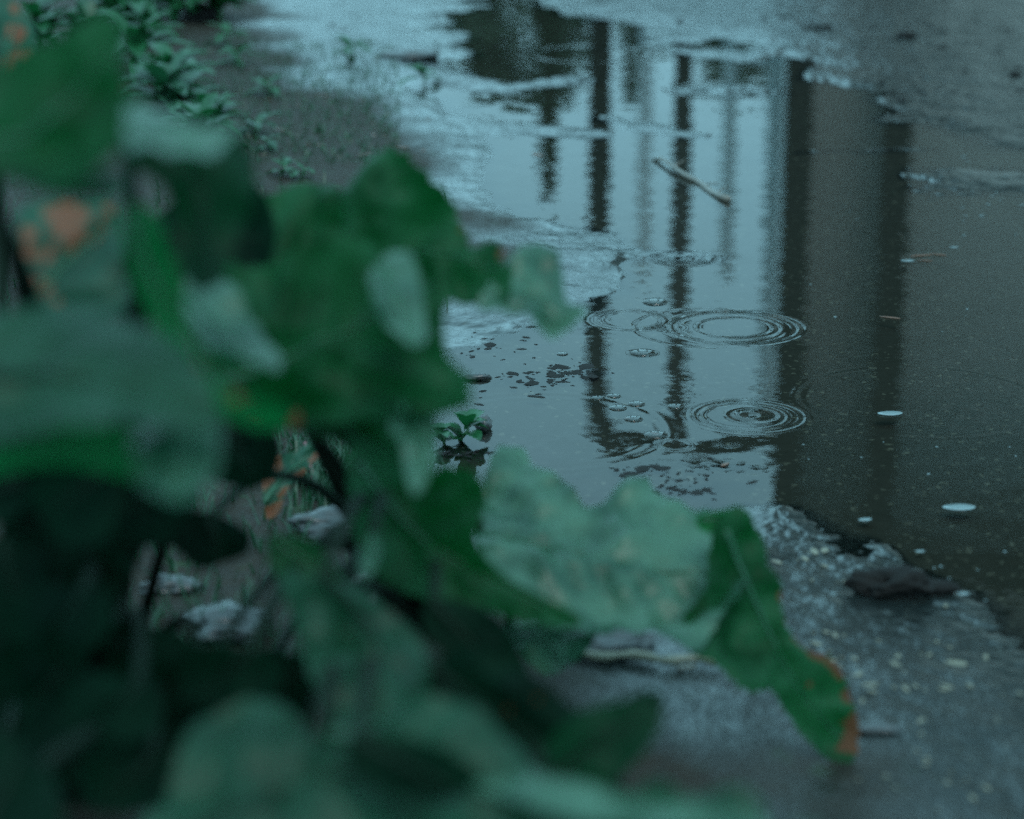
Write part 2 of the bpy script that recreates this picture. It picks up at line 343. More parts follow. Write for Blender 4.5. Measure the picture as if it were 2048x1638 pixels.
def leaf(parent, outline, anchor, depth, normal, midrib, mat, seed=0, cup=.0, wr=.005, wl=22, fold=0.0, dry=(), ruffle=0, label=None, per=7, stalk=True):
    """A real leaf blade: outline and midrib given where they lie on the blade's own plane, then cupped, folded and wrinkled."""
    n = Vector(normal).normalized(); O = P(anchor[0], anchor[1], depth)
    e1 = (Vector((1, 0, 0)) - n * n.x).normalized(); e2 = n.cross(e1)
    cpos = Vector((0, 0, H))
    def onp(u, v):
        r = ray(u, v); t_ = (O - cpos).dot(n) / r.dot(n); q = cpos + r * t_ - O
        return Vector((q.dot(e1), q.dot(e2)))
    rr = random.Random(seed)
    ol = [onp(*p) for p in spline(outline, per, True)]
    if ruffle:
        cen = sum(ol, Vector((0, 0))) / len(ol)
        ol = [p + (p - cen).normalized() * ruffle * noise.noise(Vector((p.x * 160, p.y * 160, seed))) for p in ol]
    mr = [onp(*p) for p in spline(midrib, 8)]
    xmin = min(p.x for p in ol); xmax = max(p.x for p in ol); ymin = min(p.y for p in ol); ymax = max(p.y for p in ol)
    area = abs(sum(ol[i].x * ol[(i + 1) % len(ol)].y - ol[(i + 1) % len(ol)].x * ol[i].y for i in range(len(ol)))) / 2
    st = math.sqrt(area) / 34
    gx, gy = np.meshgrid(np.arange(xmin, xmax, st), np.arange(ymin, ymax, st))
    gx = gx + (np.arange(gx.shape[0]) % 2)[:, None] * st / 2
    sdp = polysd(gx, gy, [tuple(p) for p in ol])
    pts = list(ol) + [Vector((gx[i, j], gy[i, j])) for i, j in zip(*np.where(sdp < -st * .45))]
    ne = len(ol); edges = [(i, (i + 1) % ne) for i in range(ne)]
    v2, _, f2, *_r = geometry.delaunay_2d_cdt(pts, edges, [], 1, 1e-7)
    cum = [0.0]
    for i in range(1, len(mr)): cum.append(cum[-1] + (mr[i] - mr[i - 1]).length)
    def mpos(p):
        best = (1e9, 0)
        for i in range(len(mr) - 1):
            a, b_ = mr[i], mr[i + 1]; e = b_ - a; L2 = e.length_squared + 1e-12
            tt = max(0, min(1, (p - a).dot(e) / L2)); d = (p - a - e * tt).length
            if d < best[0]: best = (d, cum[i] + tt * math.sqrt(L2))
        return best
    wid = math.sqrt(area)
    def disp(p, d, s):
        q = Vector((p.x * wl, p.y * wl, seed * 3.7))
        h = wr * (noise.noise(q) + .45 * noise.noise(q * 2.3) ) * min(1, d / (wid * .12) + .25) * 1.6
        h += .07 * wr * math.sin((s - .8 * d + .006 * noise.noise(q)) * 2 * math.pi / .026)
        h += .16 * wr * abs(noise.noise(q * 4.3))
        return h + cup * wid * (d / wid) ** 2 * 2 + fold * d
    vs_, uvs, dr = [], [], []
    dq = [(onp(u, v), (onp(u + r_, v) - onp(u, v)).length) for u, v, r_ in dry]
    for p in v2:
        d, s = mpos(p); h = disp(p, d, s)
        vs_.append(O + e1 * p.x + e2 * p.y + n * h); uvs.append((s, d))
        dr.append(max([0] + [max(0, 1 - .5 * (p - c).length / r_) for c, r_ in dq]))
    o = mesh_obj("leaf", vs_, [tuple(f) for f in f2], mat, parent)
    me = o.data; ul = me.uv_layers.new(name="leaf")
    li = np.empty(len(me.loops), np.int32); me.loops.foreach_get("vertex_index", li)
    ul.data.foreach_set("uv", np.array(uvs, np.float32)[li].ravel())
    at = me.attributes.new("dry", 'FLOAT', 'POINT'); at.data.foreach_set("value", np.array(dr, np.float32))
    if label: o["label"] = label
    # midrib, standing proud on the under side and slightly on top
    path = []
    for i, p in enumerate(mr):
        path.append(O + e1 * p.x + e2 * p.y + n * (disp(p, 0, cum[i])))
    vf = tube(path, [max(.0006, .0022 * (1 - i / len(path))) for i in range(len(path))], 6)
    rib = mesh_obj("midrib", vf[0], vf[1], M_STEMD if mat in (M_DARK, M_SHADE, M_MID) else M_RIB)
    rib.parent = o
    return o, (path[0] if stalk else None)
def stem(parent, a, b, r0=.004, r1=.003, sag=(0, 0, 0), mat=None, name="stem"):
    a, b, s = Vector(a), Vector(b), Vector(sag); pts = []
    for i in range(13):
        t_ = i / 12; pts.append(a.lerp(b, t_) + s * (4 * t_ * (1 - t_)))
    vf = tube(pts, [r0 + (r1 - r0) * i / 12 for i in range(13)], 8)
    return mesh_obj(name, vf[0], vf[1], mat or M_STEM, parent)

# ------------------------------------------------------------------ what the water mirrors: a pipe-framed porch, a taller wall, trees
M_PIPE = simple("dark_paint", (.010, .014, .013), .6, .3, 8)
M_PALEPIPE = simple("galvanised", (.50, .62, .64), .6, .15, 8)
M_WALL = simple("grey_render", (.38, .41, .385), .85, .30, .7)
M_PILL = simple("dark_pillar", (.012, .015, .014), .8, .3, 5)
M_ROOF = simple("dark_roof", (.10, .11, .10), .7, .3, 4)
YB = 9.0
def rx(u, Y): return RF(u, 600, Y).x
porch = tag(empty("porch_frame", (rx(1370, YB), YB, 0)), "dark pipe frame of an open porch mirrored in the puddle, with rounded corner", "porch frame")
top = RF(1300, 893, YB).z
hw = lambda px: px / FPX * (YB * 1.06) / 2
xl = rx(1196, YB)
pts = [Vector((xl, YB, .012)), Vector((xl, YB, top - .14))] + [Vector((xl + .14 - .14 * math.cos(a), YB, top - .14 + .14 * math.sin(a))) for a in np.linspace(.2, math.pi / 2, 7)] + [Vector((rx(1600, YB), YB, top))]
vf = tube(pts, hw(42), 10); mesh_obj("pipe", vf[0], vf[1], M_PIPE, porch)
vf = tube([Vector((rx(1358, YB), YB, .012)), Vector((rx(1358, YB), YB, top))], hw(36), 10); mesh_obj("post", vf[0], vf[1], M_PIPE, porch)
bld = tag(empty("building", (rx(1900, YB), YB, 0)), "grey rendered building with dark pillars mirrored at the right of the puddle", "building")
def bx(name, u0, u1, z0, z1, y0, y1, mat, par):
    a0, a1 = rx(u0, YB) / YB, rx(u1, YB) / YB        # the footprint widens away from the yard
    vs_ = [Vector((a * y, y, z)) for z in (z0, z1) for y in (y0, y1) for a in (a0, a1)]
    return mesh_obj(name, vs_, [(0, 2, 3, 1), (4, 5, 7, 6), (0, 1, 5, 4), (2, 6, 7, 3), (0, 4, 6, 2), (1, 3, 7, 5)], mat, par, False)
ZT = RF(1700, 1130, YB).z
bx("wall", 1572, 5200, .01, ZT, YB + .15, YB + 5, M_WALL, bld)
bx("pillar", 1558, 1612, .01, ZT, YB - .1, YB + .148, M_PILL, bld)
bx("pillar", 1752, 1808, .01, ZT, YB - .1, YB + .148, M_PILL, bld)
bx("pillar", 2420, 2480, .01, ZT, YB - .1, YB + .148, M_PILL, bld)
ra, rb = rx(1566, YB) / YB, rx(5300, YB) / YB; za, zb = ZT + .003, 5.4
yf, yk = YB - .35, YB + 5.3
rv = [Vector((ra * yf, yf, za)), Vector((rb * yf, yf, za)), Vector((rb * yf, yf + .5, zb)), Vector(((ra + .02) * yf, yf + .5, zb)), Vector((ra * yk, yk, za)), Vector((rb * yk, yk, za)), Vector((rb * yk, yk - .5, zb)), Vector(((ra + .02) * yk, yk - .5, zb))]
mesh_obj("roof", rv, [(0, 1, 2, 3), (5, 4, 7, 6), (0, 3, 7, 4), (1, 5, 6, 2), (3, 2, 6, 7), (0, 4, 5, 1)], M_ROOF, bld, False)
YP = 15.0
fence = tag(empty("pale_posts", (rx(1370, YP), YP, 0)), "pale tall gate posts mirrored between the dark porch posts", "gate posts")
for u, px in ((1286, 26), (1452, 28), (1542, 34)):
    x = RF(u, 500, YP).x; zt = RF(u, 556 if u < 1500 else 900, YP).z
    vf = tube([Vector((x, YP, .012)), Vector((x, YP, zt))], px / FPX * YP * 1.05 / 2, 10); mesh_obj("post", vf[0], vf[1], M_PALEPIPE, fence)
# trees
def crown_mesh(blobs, n, size, rs):
    vs_, fs = [], []
    for _ in range(n):
        c, r = blobs[rs.randrange(len(blobs))]
        d = Vector((rs.gauss(0, 1), rs.gauss(0, 1), rs.gauss(0, 1))).normalized() * (rs.random() ** .45)
        p = c + Vector((d.x * r[0], d.y * r[1], d.z * r[2]))
        a = Vector((rs.gauss(0, 1), rs.gauss(0, 1), rs.gauss(0, 1))).normalized(); b_ = a.orthogonal().normalized() * size * rs.uniform(.5, 1.2); a = a * size * rs.uniform(.7, 1.5)
        i = len(vs_); vs_ += [p - a, p + b_ * .5, p + a, p - b_ * .5]; fs.append((i, i + 1, i + 2, i + 3))
    return vs_, fs
M_FOL = simple("foliage", (.016, .055, .022), .6, .5, 1.5)
M_BARK = simple("bark", (.05, .04, .03), .9, .3, 12)
def tree(u, Y, vtop, wpx, label, n=2600, zlow=.25, conical=False, seed=1):
    rs = random.Random(seed); x = RF(u, vtop, Y).x; zt = RF(u, vtop, Y).z; W = wpx / FPX * Y * 1.05
    tr = tag(empty("tree", (x, Y, 0)), label, "tree", "trees mirrored in the puddle")
    bl = []
    for i in range(9):
        f = (i + .5) / 9; zc = zt * (zlow + (1 - zlow) * f); ww = W / 2 * ((1.05 - f) if conical else (.55 + .5 * math.sin(math.pi * f)))
        bl.append((Vector((x + rs.uniform(-.3, .3) * ww, Y + rs.uniform(-.3, .3) * ww, zc - zt * .05)), (ww * .8, ww * .8, zt * .085)))
    vs_, fs = crown_mesh(bl, n, max(.05, W * .035), rs); mesh_obj("crown", vs_, fs, M_FOL, tr, False)
    vf = tube([Vector((x, Y, .0)), Vector((x + .03, Y, zt * .5)), Vector((x, Y, zt * .9))], [W * .05 + .03, W * .04 + .02, .015], 8); mesh_obj("trunk", vf[0], vf[1], M_BARK, tr)
tree(1095, 13.5, 400, 105, "narrow dark conifer mirrored left of the leftmost porch post", 2600, .1, True, 3)
tree(985, 17, 235, 300, "low bushy tree mirrored at the far left end of the puddle", 5200, .0, False, 4)
tree(1120, 18.5, 245, 230, "bushy tree mirrored behind the leftmost porch post", 4200, .0, False, 5)
tree(1330, 22, 120, 300, "low hedge-like tree mirrored between the porch posts near the far shore", 4200, .0, False, 12)
tree(1268, 20, 232, 100, "pale green small tree mirrored between the two porch posts", 900, .0, False, 6)
tree(1470, 19, 215, 300, "spreading tree mirrored right of the second porch post", 4600, .0, False, 7)
tree(780, 19, 190, 240, "round tree standing behind the bank of weeds", 2600, .0, False, 8)
tree(560, 21, 260, 300, "tall round tree far beyond the soil bank", 2600, .0, False, 9)

# ------------------------------------------------------------------ things lying on the ground and water
def zg(x, y): return float(relief(np.array([[x]]), np.array([[y]]))[0, 0])
def on(u, v):
    p = G(u, v); z0 = max(zg(p.x, p.y), 0.0)
    p = G(u, v, z0); return Vector((p.x, p.y, z0))
M_TWIG = simple("wet_twig", (.13, .115, .095), .45, .5, 90, .3, bump=.002)
a, b = on(1308, 320), on(1457, 403)
tw = tag(empty("twig", a.lerp(b, .5)), "long brown bare twig lying across the puddle between two dark post reflections", "twig")
pts = [a.lerp(b, i / 14) + Vector((.003 * math.sin(i * .9), .003 * math.sin(i * 1.7), .004 + .003 * math.sin(i * .45))) for i in range(15)]
pts[0].z = .001
vf = tube(pts, [.0024 + .0022 * i / 14 + .0005 * math.sin(i * 2.1) for i in range(15)], 8); mesh_obj("stalk", vf[0], vf[1], M_TWIG, tw)
for i, s_ in ((4, 1), (9, -1), (12, 1)):
    q = pts[i]; vf = tube([q, q + Vector((.012, s_ * .012, .004)), q + Vector((.02, s_ * .02, .006))], [.0013, .001, .0005], 6); mesh_obj("side_shoot", vf[0], vf[1], M_TWIG, tw)

def lump(name, u, v, lx, ly, lz, mat, label, cat, group=None, seed=0, rot=0.0, amp=.3, sub=3, parent=None, sink=.25):
    c = on(u, v); bm = bmesh.new(); bmesh.ops.create_icosphere(bm, subdivisions=sub, radius=1)
    for q in bm.verts:
        d = 1 + amp * noise.noise(q.co * 1.3 + Vector((seed * 5.1, 0, 0))) + amp * .5 * noise.noise(q.co * 3.7 + Vector((0, seed, 0)))
        q.co = Vector((q.co.x * lx / 2 * d, q.co.y * ly / 2 * d, max(q.co.z, -.6) * lz / 2 * d))
    bmesh.ops.rotate(bm, verts=bm.verts, cent=(0, 0, 0), matrix=Matrix.Rotation(rot, 3, 'Z'))
    me = bpy.data.meshes.new(name); bm.to_mesh(me); bm.free(); me.polygons.foreach_set("use_smooth", [True] * len(me.polygons)); me.materials.append(mat)
    o = bpy.data.objects.new(name, me); COL.objects.link(o); o.location = c + Vector((0, 0, lz * (.5 - sink)))
    return tag(o, label, cat, group)
M_BARKW = simple("wet_bark", (.010, .009, .008), .75, .6, 120, .0, bump=.003)
M_STONE = simple("pale_stone", (.03, .033, .033), .45, .55, 70, .5, bump=.004)
M_DSTONE = simple("dark_stone", (.03, .032, .032), .4, .4, 90, .5, bump=.003)
lump("bark_chunk", 1796, 1186, .070, .034, .024, M_BARKW, "dark brown wet chunk of bark at the near edge of the puddle", "bark chunk", seed=4, amp=.6, rot=.05, sub=4)
lump("bark_flake", 1812, 74, .042, .03, .014, M_BARKW, "brown curled flake on the wet asphalt at top right", "bark flake", seed=5, rot=.6)
lump("stick", 1638, 56, .055, .010, .008, M_BARKW, "short brown stick on the wet asphalt near the top edge", "stick", seed=6, rot=-.25)
lump("stone", 968, 858, .016, .014, .018, M_DSTONE, "small dark stone standing in water beside the green sprout", "stone", seed=7)
lump("stone", 955, 757, .03, .012, .008, M_DSTONE, "flat dark pebble in shallow water above the green sprout", "stone", seed=8)
lump("stone", 820, 112, .11, .08, .016, M_DSTONE, "flat dark stone on the bank at the far left of the puddle", "stone", seed=9)
lump("stone", 1760, 1462, .03, .016, .008, M_DSTONE, "small dark pebble right of the dry brown leaf tip", "stone", seed=10)

M_PETAL = simple("white_petal", (.17, .23, .24), .35, .1, 60, .4)
M_YEL = simple("straw_bits", (.17, .16, .115), .55, .3, 80, .3)
M_ORANGE = simple("rusty_bits", (.13, .055, .03), .5, .3, 80, .3)
M_GREENBIT = simple("green_bits", (.03, .12, .045), .45, .4, 80, .3)
def petal_mesh(name, L, W, mat, seed):
    rs = random.Random(seed); vs_, fs = [Vector((0, 0, .0012))], []
    n = 14
    for rI, f in ((0, .55), (1, 1.0)):
        for j in range(n):
            a = 2 * math.pi * j / n; r = f * (1 + .06 * math.sin(2 * a + seed) + rs.uniform(-.04, .04))
            vs_.append(Vector((math.cos(a) * L / 2 * r, math.sin(a) * W / 2 * r, .0014 + f * f * .0003 * (1 + math.sin(2 * a + seed)))))
    for j in range(n):
        k2 = (j + 1) % n; fs.append((0, 1 + j, 1 + k2)); fs.append((1 + j, 1 + n + j, 1 + n + k2, 1 + k2))
    m_ = len(vs_); vs_ += [q - Vector((0, 0, .0009)) for q in vs_]
    fs += [tuple(i + m_ for i in f[::-1]) for f in list(fs)]
    for j in range(n): k2 = (j + 1) % n; fs.append((1 + n + j, 1 + n + j + m_, 1 + n + k2 + m_, 1 + n + k2))
    me = bpy.data.meshes.new(name); me.from_pydata([tuple(q) for q in vs_], [], fs); me.polygons.foreach_set("use_smooth", [True] * len(me.polygons)); me.materials.append(mat); return me
def scatter(name, me, spots, label, cat, group, rs, smin=.7, smax=1.3):
    o = None
    for u, v, s_ in spots:
        c = on(u, v); o = bpy.data.objects.new(name, me); COL.objects.link(o); o.location = c; o.rotation_euler = (rs.uniform(-.04, .04), rs.uniform(-.04, .04), rs.uniform(0, 6.28))
        q = s_ * rs.uniform(smin, smax); o.scale = (q, q * rs.uniform(.6, 1.1), min(q, .6)); tag(o, label, cat, group)
rs = random.Random(11)
pm = petal_mesh("petal", .026, .02, M_PETAL, 1)
for (u, v, s_, lb) in [(1918, 1016, 1.05, "white petal floating on dark water near the right edge"), (1780, 828, .9, "white petal floating on the rightmost dark pillar reflection"),
                       (1730, 1040, .45, "tiny pale petal on the dark water above the bark chunk"), (1815, 522, .6, "pale petal beside the rusty leaf shreds on dark water"),
                       (1520, 128, .9, "pinkish white petal near the far edge of the puddle"), (1840, 1103, .3, "very small white fleck right above the bark chunk"),
                       (1908, 495, .4, "small pale fleck floating right of the rusty shreds"), (1885, 1185, .5, "white fleck touching the right end of the bark chunk"), (1925, 1188, .4, "second white fleck to the right of the bark chunk")]:
    c = on(u, v); o = bpy.data.objects.new("petal", pm); COL.objects.link(o); o.location = c; o.rotation_euler = (0, 0, rs.uniform(-.3, .3)); o.scale = (s_, s_ * .8, min(s_, .7)); tag(o, lb, "petal")
lump("bark_flake", 2030, 150, .02, .01, .008, M_BARKW, "dark flake on the asphalt at the right edge", "bark flake", seed=15)
# red shreds
rm = petal_mesh("leaf_shred", .028, .006, M_ORANGE, 5)
for u, v, s_, lb in [(1842, 512, 1.1, "longest rusty red leaf shred on the dark water near the pale petal"), (1876, 510, .8, "right end shred of the rusty trio on dark water"), (1850, 522, .7, "short shred below the long rusty shred"), (1780, 636, .9, "lone rusty shred floating on the dark pillar reflection")]:
    c = on(u, v); o = bpy.data.objects.new("leaf_shred", rm); COL.objects.link(o); o.location = c; o.rotation_euler = (0, 0, rs.uniform(-.5, .5)); o.scale = (s_, s_ * .8, .6); tag(o, lb, "leaf shred")
ym = petal_mesh("straw_bit", .008, .004, M_YEL, 6)
sp_ = []
for _ in range(80):
    cx, cy, su, sv = rs.choice([(1740, 1340, 90, 30), (1850, 1370, 80, 30), (1700, 1320, 80, 20), (1610, 1130, 40, 30), (1830, 1470, 60, 60), (1930, 1590, 60, 25), (1620, 1290, 50, 20), (1950, 1330, 80, 30), (1780, 1420, 160, 90)])
    sp_.append((min(2040, rs.gauss(cx, su)), min(1630, rs.gauss(cy, sv)), rs.choice((.4, .6, .9, 1.5)) * rs.uniform(.8, 1.3)))
scatter("straw_bit", ym, sp_, "small pale yellow bit of straw on the wet asphalt at lower right", "straw bit", "straw bits on the near asphalt", rs)
gm = petal_mesh("dark_bit", .016, .009, M_BARKW, 7)
sp_ = [(rs.uniform(1250, 2040), rs.uniform(0, 60) + 0, rs.uniform(.7, 1.8)) for _ in range(26)] + [(rs.uniform(1680, 2040), rs.uniform(60, 230), rs.uniform(.7, 1.6)) for _ in range(26)] + [(rs.uniform(500, 900), rs.uniform(20, 120), rs.uniform(.8, 1.8)) for _ in range(12)]
scatter("dark_bit", gm, sp_, "tiny dark brown scrap on the wet asphalt beyond the puddle", "scrap", "dark scraps on the far asphalt", rs)
def crumb_mesh(name, L, mat, seed):
    bm = bmesh.new(); bmesh.ops.create_icosphere(bm, subdivisions=2, radius=L / 2)
    for q in bm.verts: q.co *= 1 + .5 * noise.noise(q.co * 500 + Vector((seed, 0, 0))); q.co.z = q.co.z * .3; q.co.x *= 1.5
    me = bpy.data.meshes.new(name); bm.to_mesh(me); bm.free(); me.materials.append(mat); return me
mm = crumb_mesh("mud_crumb", .0052, M_BARKW, 8)
sp_ = []
for cx, cy, su, sv, n_ in [(1110, 752, 60, 10, 70), (1150, 742, 25, 8, 34), (980, 690, 60, 18, 30), (1320, 940, 60, 12, 44), (1370, 975, 40, 12, 36), (930, 905, 40, 8, 22), (1040, 785, 60, 14, 14)]:
    for _ in range(n_): sp_.append((rs.gauss(cx, su), rs.gauss(cy, sv), rs.choice((.5, .6, .8, 1.0, 1.9)) * rs.uniform(.7, 1.2)))
scatter("mud_crumb", mm, sp_, "tiny dark crumb of mud poking out of the shallow water", "crumb", "mud crumbs in the shallows", rs, .6, 1.4)
om = petal_mesh("orange_bit", .010, .006, M_ORANGE, 9)
sp_ = [(rs.uniform(520, 860), rs.uniform(180, 330), rs.uniform(.5, 1.3)) for _ in range(34)] + [(560, 260, 2.0), (615, 288, 1.5), (640, 290, 1.2), (1075, 310, 1.6), (1255, 838, .8), (1450, 930, 1.2), (1310, 868, 1.0)]
scatter("orange_bit", om, sp_, "tiny orange brown leaf scrap lying on the wet soil", "scrap", "orange scraps on the soil", rs)
wm = petal_mesh("white_fleck", .006, .004, M_PETAL, 10)
sp_ = [(rs.uniform(1600, 2040), rs.uniform(400, 1250), rs.uniform(.25, .7)) for _ in range(26)] + [(rs.uniform(1900, 2048), rs.uniform(300, 480), rs.uniform(.5, 1.2)) for _ in range(16)]
scatter("white_fleck", wm, sp_, "tiny pale fleck floating on the dark water at right", "fleck", "pale flecks on the dark water", rs)

# bubbles: thin flat domes
m, t = new_mat("bubble_film"); k = NT(t)
fr = k.n("ShaderNodeLayerWeight"); fr.inputs[0].default_value = .35
gl = k.n("ShaderNodeBsdfGlossy"); gl.inputs['Roughness'].default_value = .05
tr = k.n("ShaderNodeBsdfTransparent"); tr.inputs[0].default_value = (.85, .88, .87, 1)
mx = k.n("ShaderNodeMixShader"); k.l(fr.outputs['Fresnel'], mx.inputs[0]); k.l(tr.outputs[0], mx.inputs[1]); k.l(gl.outputs[0], mx.inputs[2]); k.out(mx.outputs[0])
M_BUB = m
def bubble(u, v, wpx, label):
    c = G(u, v, .0); r = wpx / 2 * c.length / FPX; vs_, fs = [], []
    n = 24; rings = [(1.0, 0), (.97, .05), (.9, .09), (.75, .12), (.5, .14), (.2, .15)]
    for f, z_ in rings:
        for j in range(n): a = 2 * math.pi * j / n; vs_.append(c + Vector((math.cos(a) * r * f, math.sin(a) * r * f, .0004 + z_ * r)))
    for i in range(len(rings) - 1):
        for j in range(n): k2 = (j + 1) % n; fs.append((i * n + j, i * n + k2, (i + 1) * n + k2, (i + 1) * n + j))
    fs.append(tuple(range((len(rings) - 1) * n, len(rings) * n)))
    tag(mesh_obj("bubble", vs_, fs, M_BUB), label, "bubble", "bubbles on the puddle")
for q in [(1286, 706, 52, "flat clear bubble alone on the bright water below the ripple gap"), (1312, 870, 50, "largest rimmed bubble at the corner of the mirrored frame"), (1267, 838, 40, "rimmed bubble just above left of the largest bubble"),
          (1236, 816, 38, "bubble pressed against the left dark post reflection"), (1228, 792, 30, "small bubble on top of the bubble cluster"), (1273, 808, 36, "thin bubble right of the bubble cluster"),
          (1196, 796, 28, "bubble left of the cluster on the post reflection"), (1352, 813, 34, "bubble at the foot of the second dark post reflection"), (1125, 708, 24, "small bubble on the bright water left of the post reflection"), (1310, 604, 52, "long flat bubble above the main ripple")]:
    bubble(*q)

# sprout standing in the water
def rosette(u, v, n, L, W, label, name="weed", cat="weed", group=None, seed=0, up=.7, mat=None, lift=0.0, depth=None):
    rs = random.Random(seed); c = on(u, v); root = tag(empty(name, c), label, cat, group)
    top_ = c + Vector((rs.uniform(-.3, .3) * L, 0, L * .5)); vf = tube([c, c.lerp(top_, .5) + Vector((.1 * L, 0, 0)), top_], [L * .06, L * .05, L * .03], 6); mesh_obj("stem", vf[0], vf[1], M_STEM, root)
    for i in range(n):
        a = 6.283 * i / n + rs.uniform(-.4, .4); el = rs.uniform(.1, up); l_ = L * rs.uniform(.6, 1.15); w_ = W * rs.uniform(.7, 1.2)
        d = Vector((math.cos(a) * math.cos(el), math.sin(a) * math.cos(el), math.sin(el))); sd_ = Vector((-math.sin(a), math.cos(a), 0)); b0 = c.lerp(top_, rs.uniform(.1, 1.0))
        vs_, fs = [], []
        for s_ in range(7):
            f = s_ / 6; wv = w_ * math.sin(math.pi * min(1, f * .93 + .05)) ** .7 * .5
            ctr = b0 + d * l_ * f + Vector((0, 0, -.35 * l_ * f * f))
            vs_ += [ctr - sd_ * wv + Vector((0, 0, wv * .35)), ctr, ctr + sd_ * wv + Vector((0, 0, wv * .35))]
        for s_ in range(6):
            for q in (0, 1): fs.append((s_ * 3 + q, s_ * 3 + q + 1, s_ * 3 + q + 4, s_ * 3 + q + 3))
        o = mesh_obj("leaf", vs_, fs, mat or M_WEED, root)
    return root
def plain_leaf(name, a, b_, tcol, sheen=.4):
    m, t = new_mat(name); k = NT(t); pos = k.n("ShaderNodeTexCoord").outputs['Object']
    col = k.mix(k.rng(k.noise(pos, 70, 3), .3, .7), a + (1,), b_ + (1,)); b = k.n("ShaderNodeBsdfPrincipled"); k.l(col, b.inputs['Base Color']); b.inputs['Roughness'].default_value = .4; b.inputs['Coat Weight'].default_value = sheen; b.inputs['Coat Roughness'].default_value = .2
    tl = k.n("ShaderNodeBsdfTranslucent"); tl.inputs[0].default_value = tcol + (1,); ms = k.n("ShaderNodeMixShader"); ms.inputs[0].default_value = .3; k.l(b.outputs[0], ms.inputs[1]); k.l(tl.outputs[0], ms.inputs[2]); k.out(ms.outputs[0]); return m
M_WEED = plain_leaf("weed_leaf", (.008, .07, .025), (.02, .12, .045), (.01, .11, .03), .05)
M_WEEDP = plain_leaf("weed_leaf_pale", (.012, .07, .035), (.045, .13, .075), (.01, .09, .03), .0)
M_GRASS = plain_leaf("grass_blade", (.012, .06, .028), (.05, .12, .07), (.01, .08, .03), .1)
rosette(918, 880, 10, .034, .016, "little green sprout standing in the shallow water beside a dark stone", "sprout", "sprout", seed=2, up=1.2)
rosette(888, 888, 8, .022, .011, "smaller sprout tuft left of the green sprout in the water", "sprout", "sprout", seed=3, up=1.0)
k_ = 0
for u, v, L, lb in [(505, 270, .05, "pale green weed at the corner of the soil bank"), (540, 300, .035, "small pale weed below the corner weed"), (560, 352, .03, "low weed above the small dark hollow"), (600, 358, .03, "low weed right of the small dark hollow"),
                    (470, 130, .05, "tiny green weed on the soil at upper left"), (540, 190, .05, "green weed patch in the middle of the soil"), (450, 90, .05, "farthest weed on the soil bank"), (700, 120, .05, "weed at the far shore left of the flat stone"), (850, 165, .05, "weed on the ridge right of the flat stone")]:
    rosette(u, v, 8, L, L * .35, lb, seed=20 + k_, up=.9, mat=(M_WEEDP if k_ < 2 else M_WEED)); k_ += 1
for u, v, L, s_, lb in [(360, 170, .13, 31, "pale bushy weed at upper left behind the big leaf"), (300, 90, .14, 32, "taller pale weed at the top left"), (420, 215, .10, 33, "bright green weed beside the pale bushy weed"), (180, 60, .15, 34, "blurred weed in the top left corner"), (400, 250, .11, 35, "leafy weed above the drooping leaf"), (80, 40, .15, 36, "outermost weed in the top left corner"), (250, 10, .17, 37, "dark green weed at the top edge left of the withered flower head"), (335, 130, .13, 38, "bushy weed between the two pale weeds"), (440, -20, .15, 39, "weed right of the withered flower head at the top edge"), (350, -30, .18, 40, "tall weed behind the withered flower head")]:
    rosette(u, v + 60, 34, L * .8, L * .24, lb, seed=s_, up=1.25, mat=M_WEEDP if s_ in (31, 34) else M_WEED)
lump("dried_flower", 400, 42, .07, .06, .05, M_BARKW, "dark brown withered flower head at the top left", "flower head", seed=17, amp=.5)

# grass: short blades on the soil
vs_, fs = [], []
rs = random.Random(5)
for _ in range(5200):
    if rs.random() < .13: u, v = rs.gauss(650, 40), rs.gauss(960, 40)
    elif rs.random() < .6: u, v = rs.uniform(380, 800), rs.uniform(90, 340)
    else: u, v = rs.uniform(-100, 900), rs.uniform(380, 1500)
    if v > 1060 and u > 700: continue
    p = G(u, v); L = rs.uniform(.004, .012) * (1 if v < 340 else 2.6); a = rs.uniform(0, 6.28); lean = Vector((math.cos(a), math.sin(a), 0)) * L * rs.uniform(.2, .9); sd_ = Vector((-math.sin(a), math.cos(a), 0)) * rs.uniform(.0006, .0016)
    p.z = -.001 if v < 340 else .008
    i = len(vs_); vs_ += [p - sd_, p + sd_, p + lean * .5 + Vector((0, 0, L * .7)) + sd_ * .7, p + lean * .5 + Vector((0, 0, L * .7)) - sd_ * .7, p + lean + Vector((0, 0, L))]
    fs += [(i, i + 1, i + 2, i + 3), (i + 3, i + 2, i + 4)]
P_ = np.array([[q.x, q.y] for q in vs_]); ZZ = relief(P_[:, 0][None], P_[:, 1][None])[0]
for i in range(0, len(vs_), 5):
    dz = ZZ[i] - .001 - vs_[i].z
    for j in range(5): vs_[i + j].z += dz
o = mesh_obj("grass", vs_, fs, M_GRASS, None, False); tag(o, "short grass blades growing on the soil of the bank", "grass", kind="stuff")

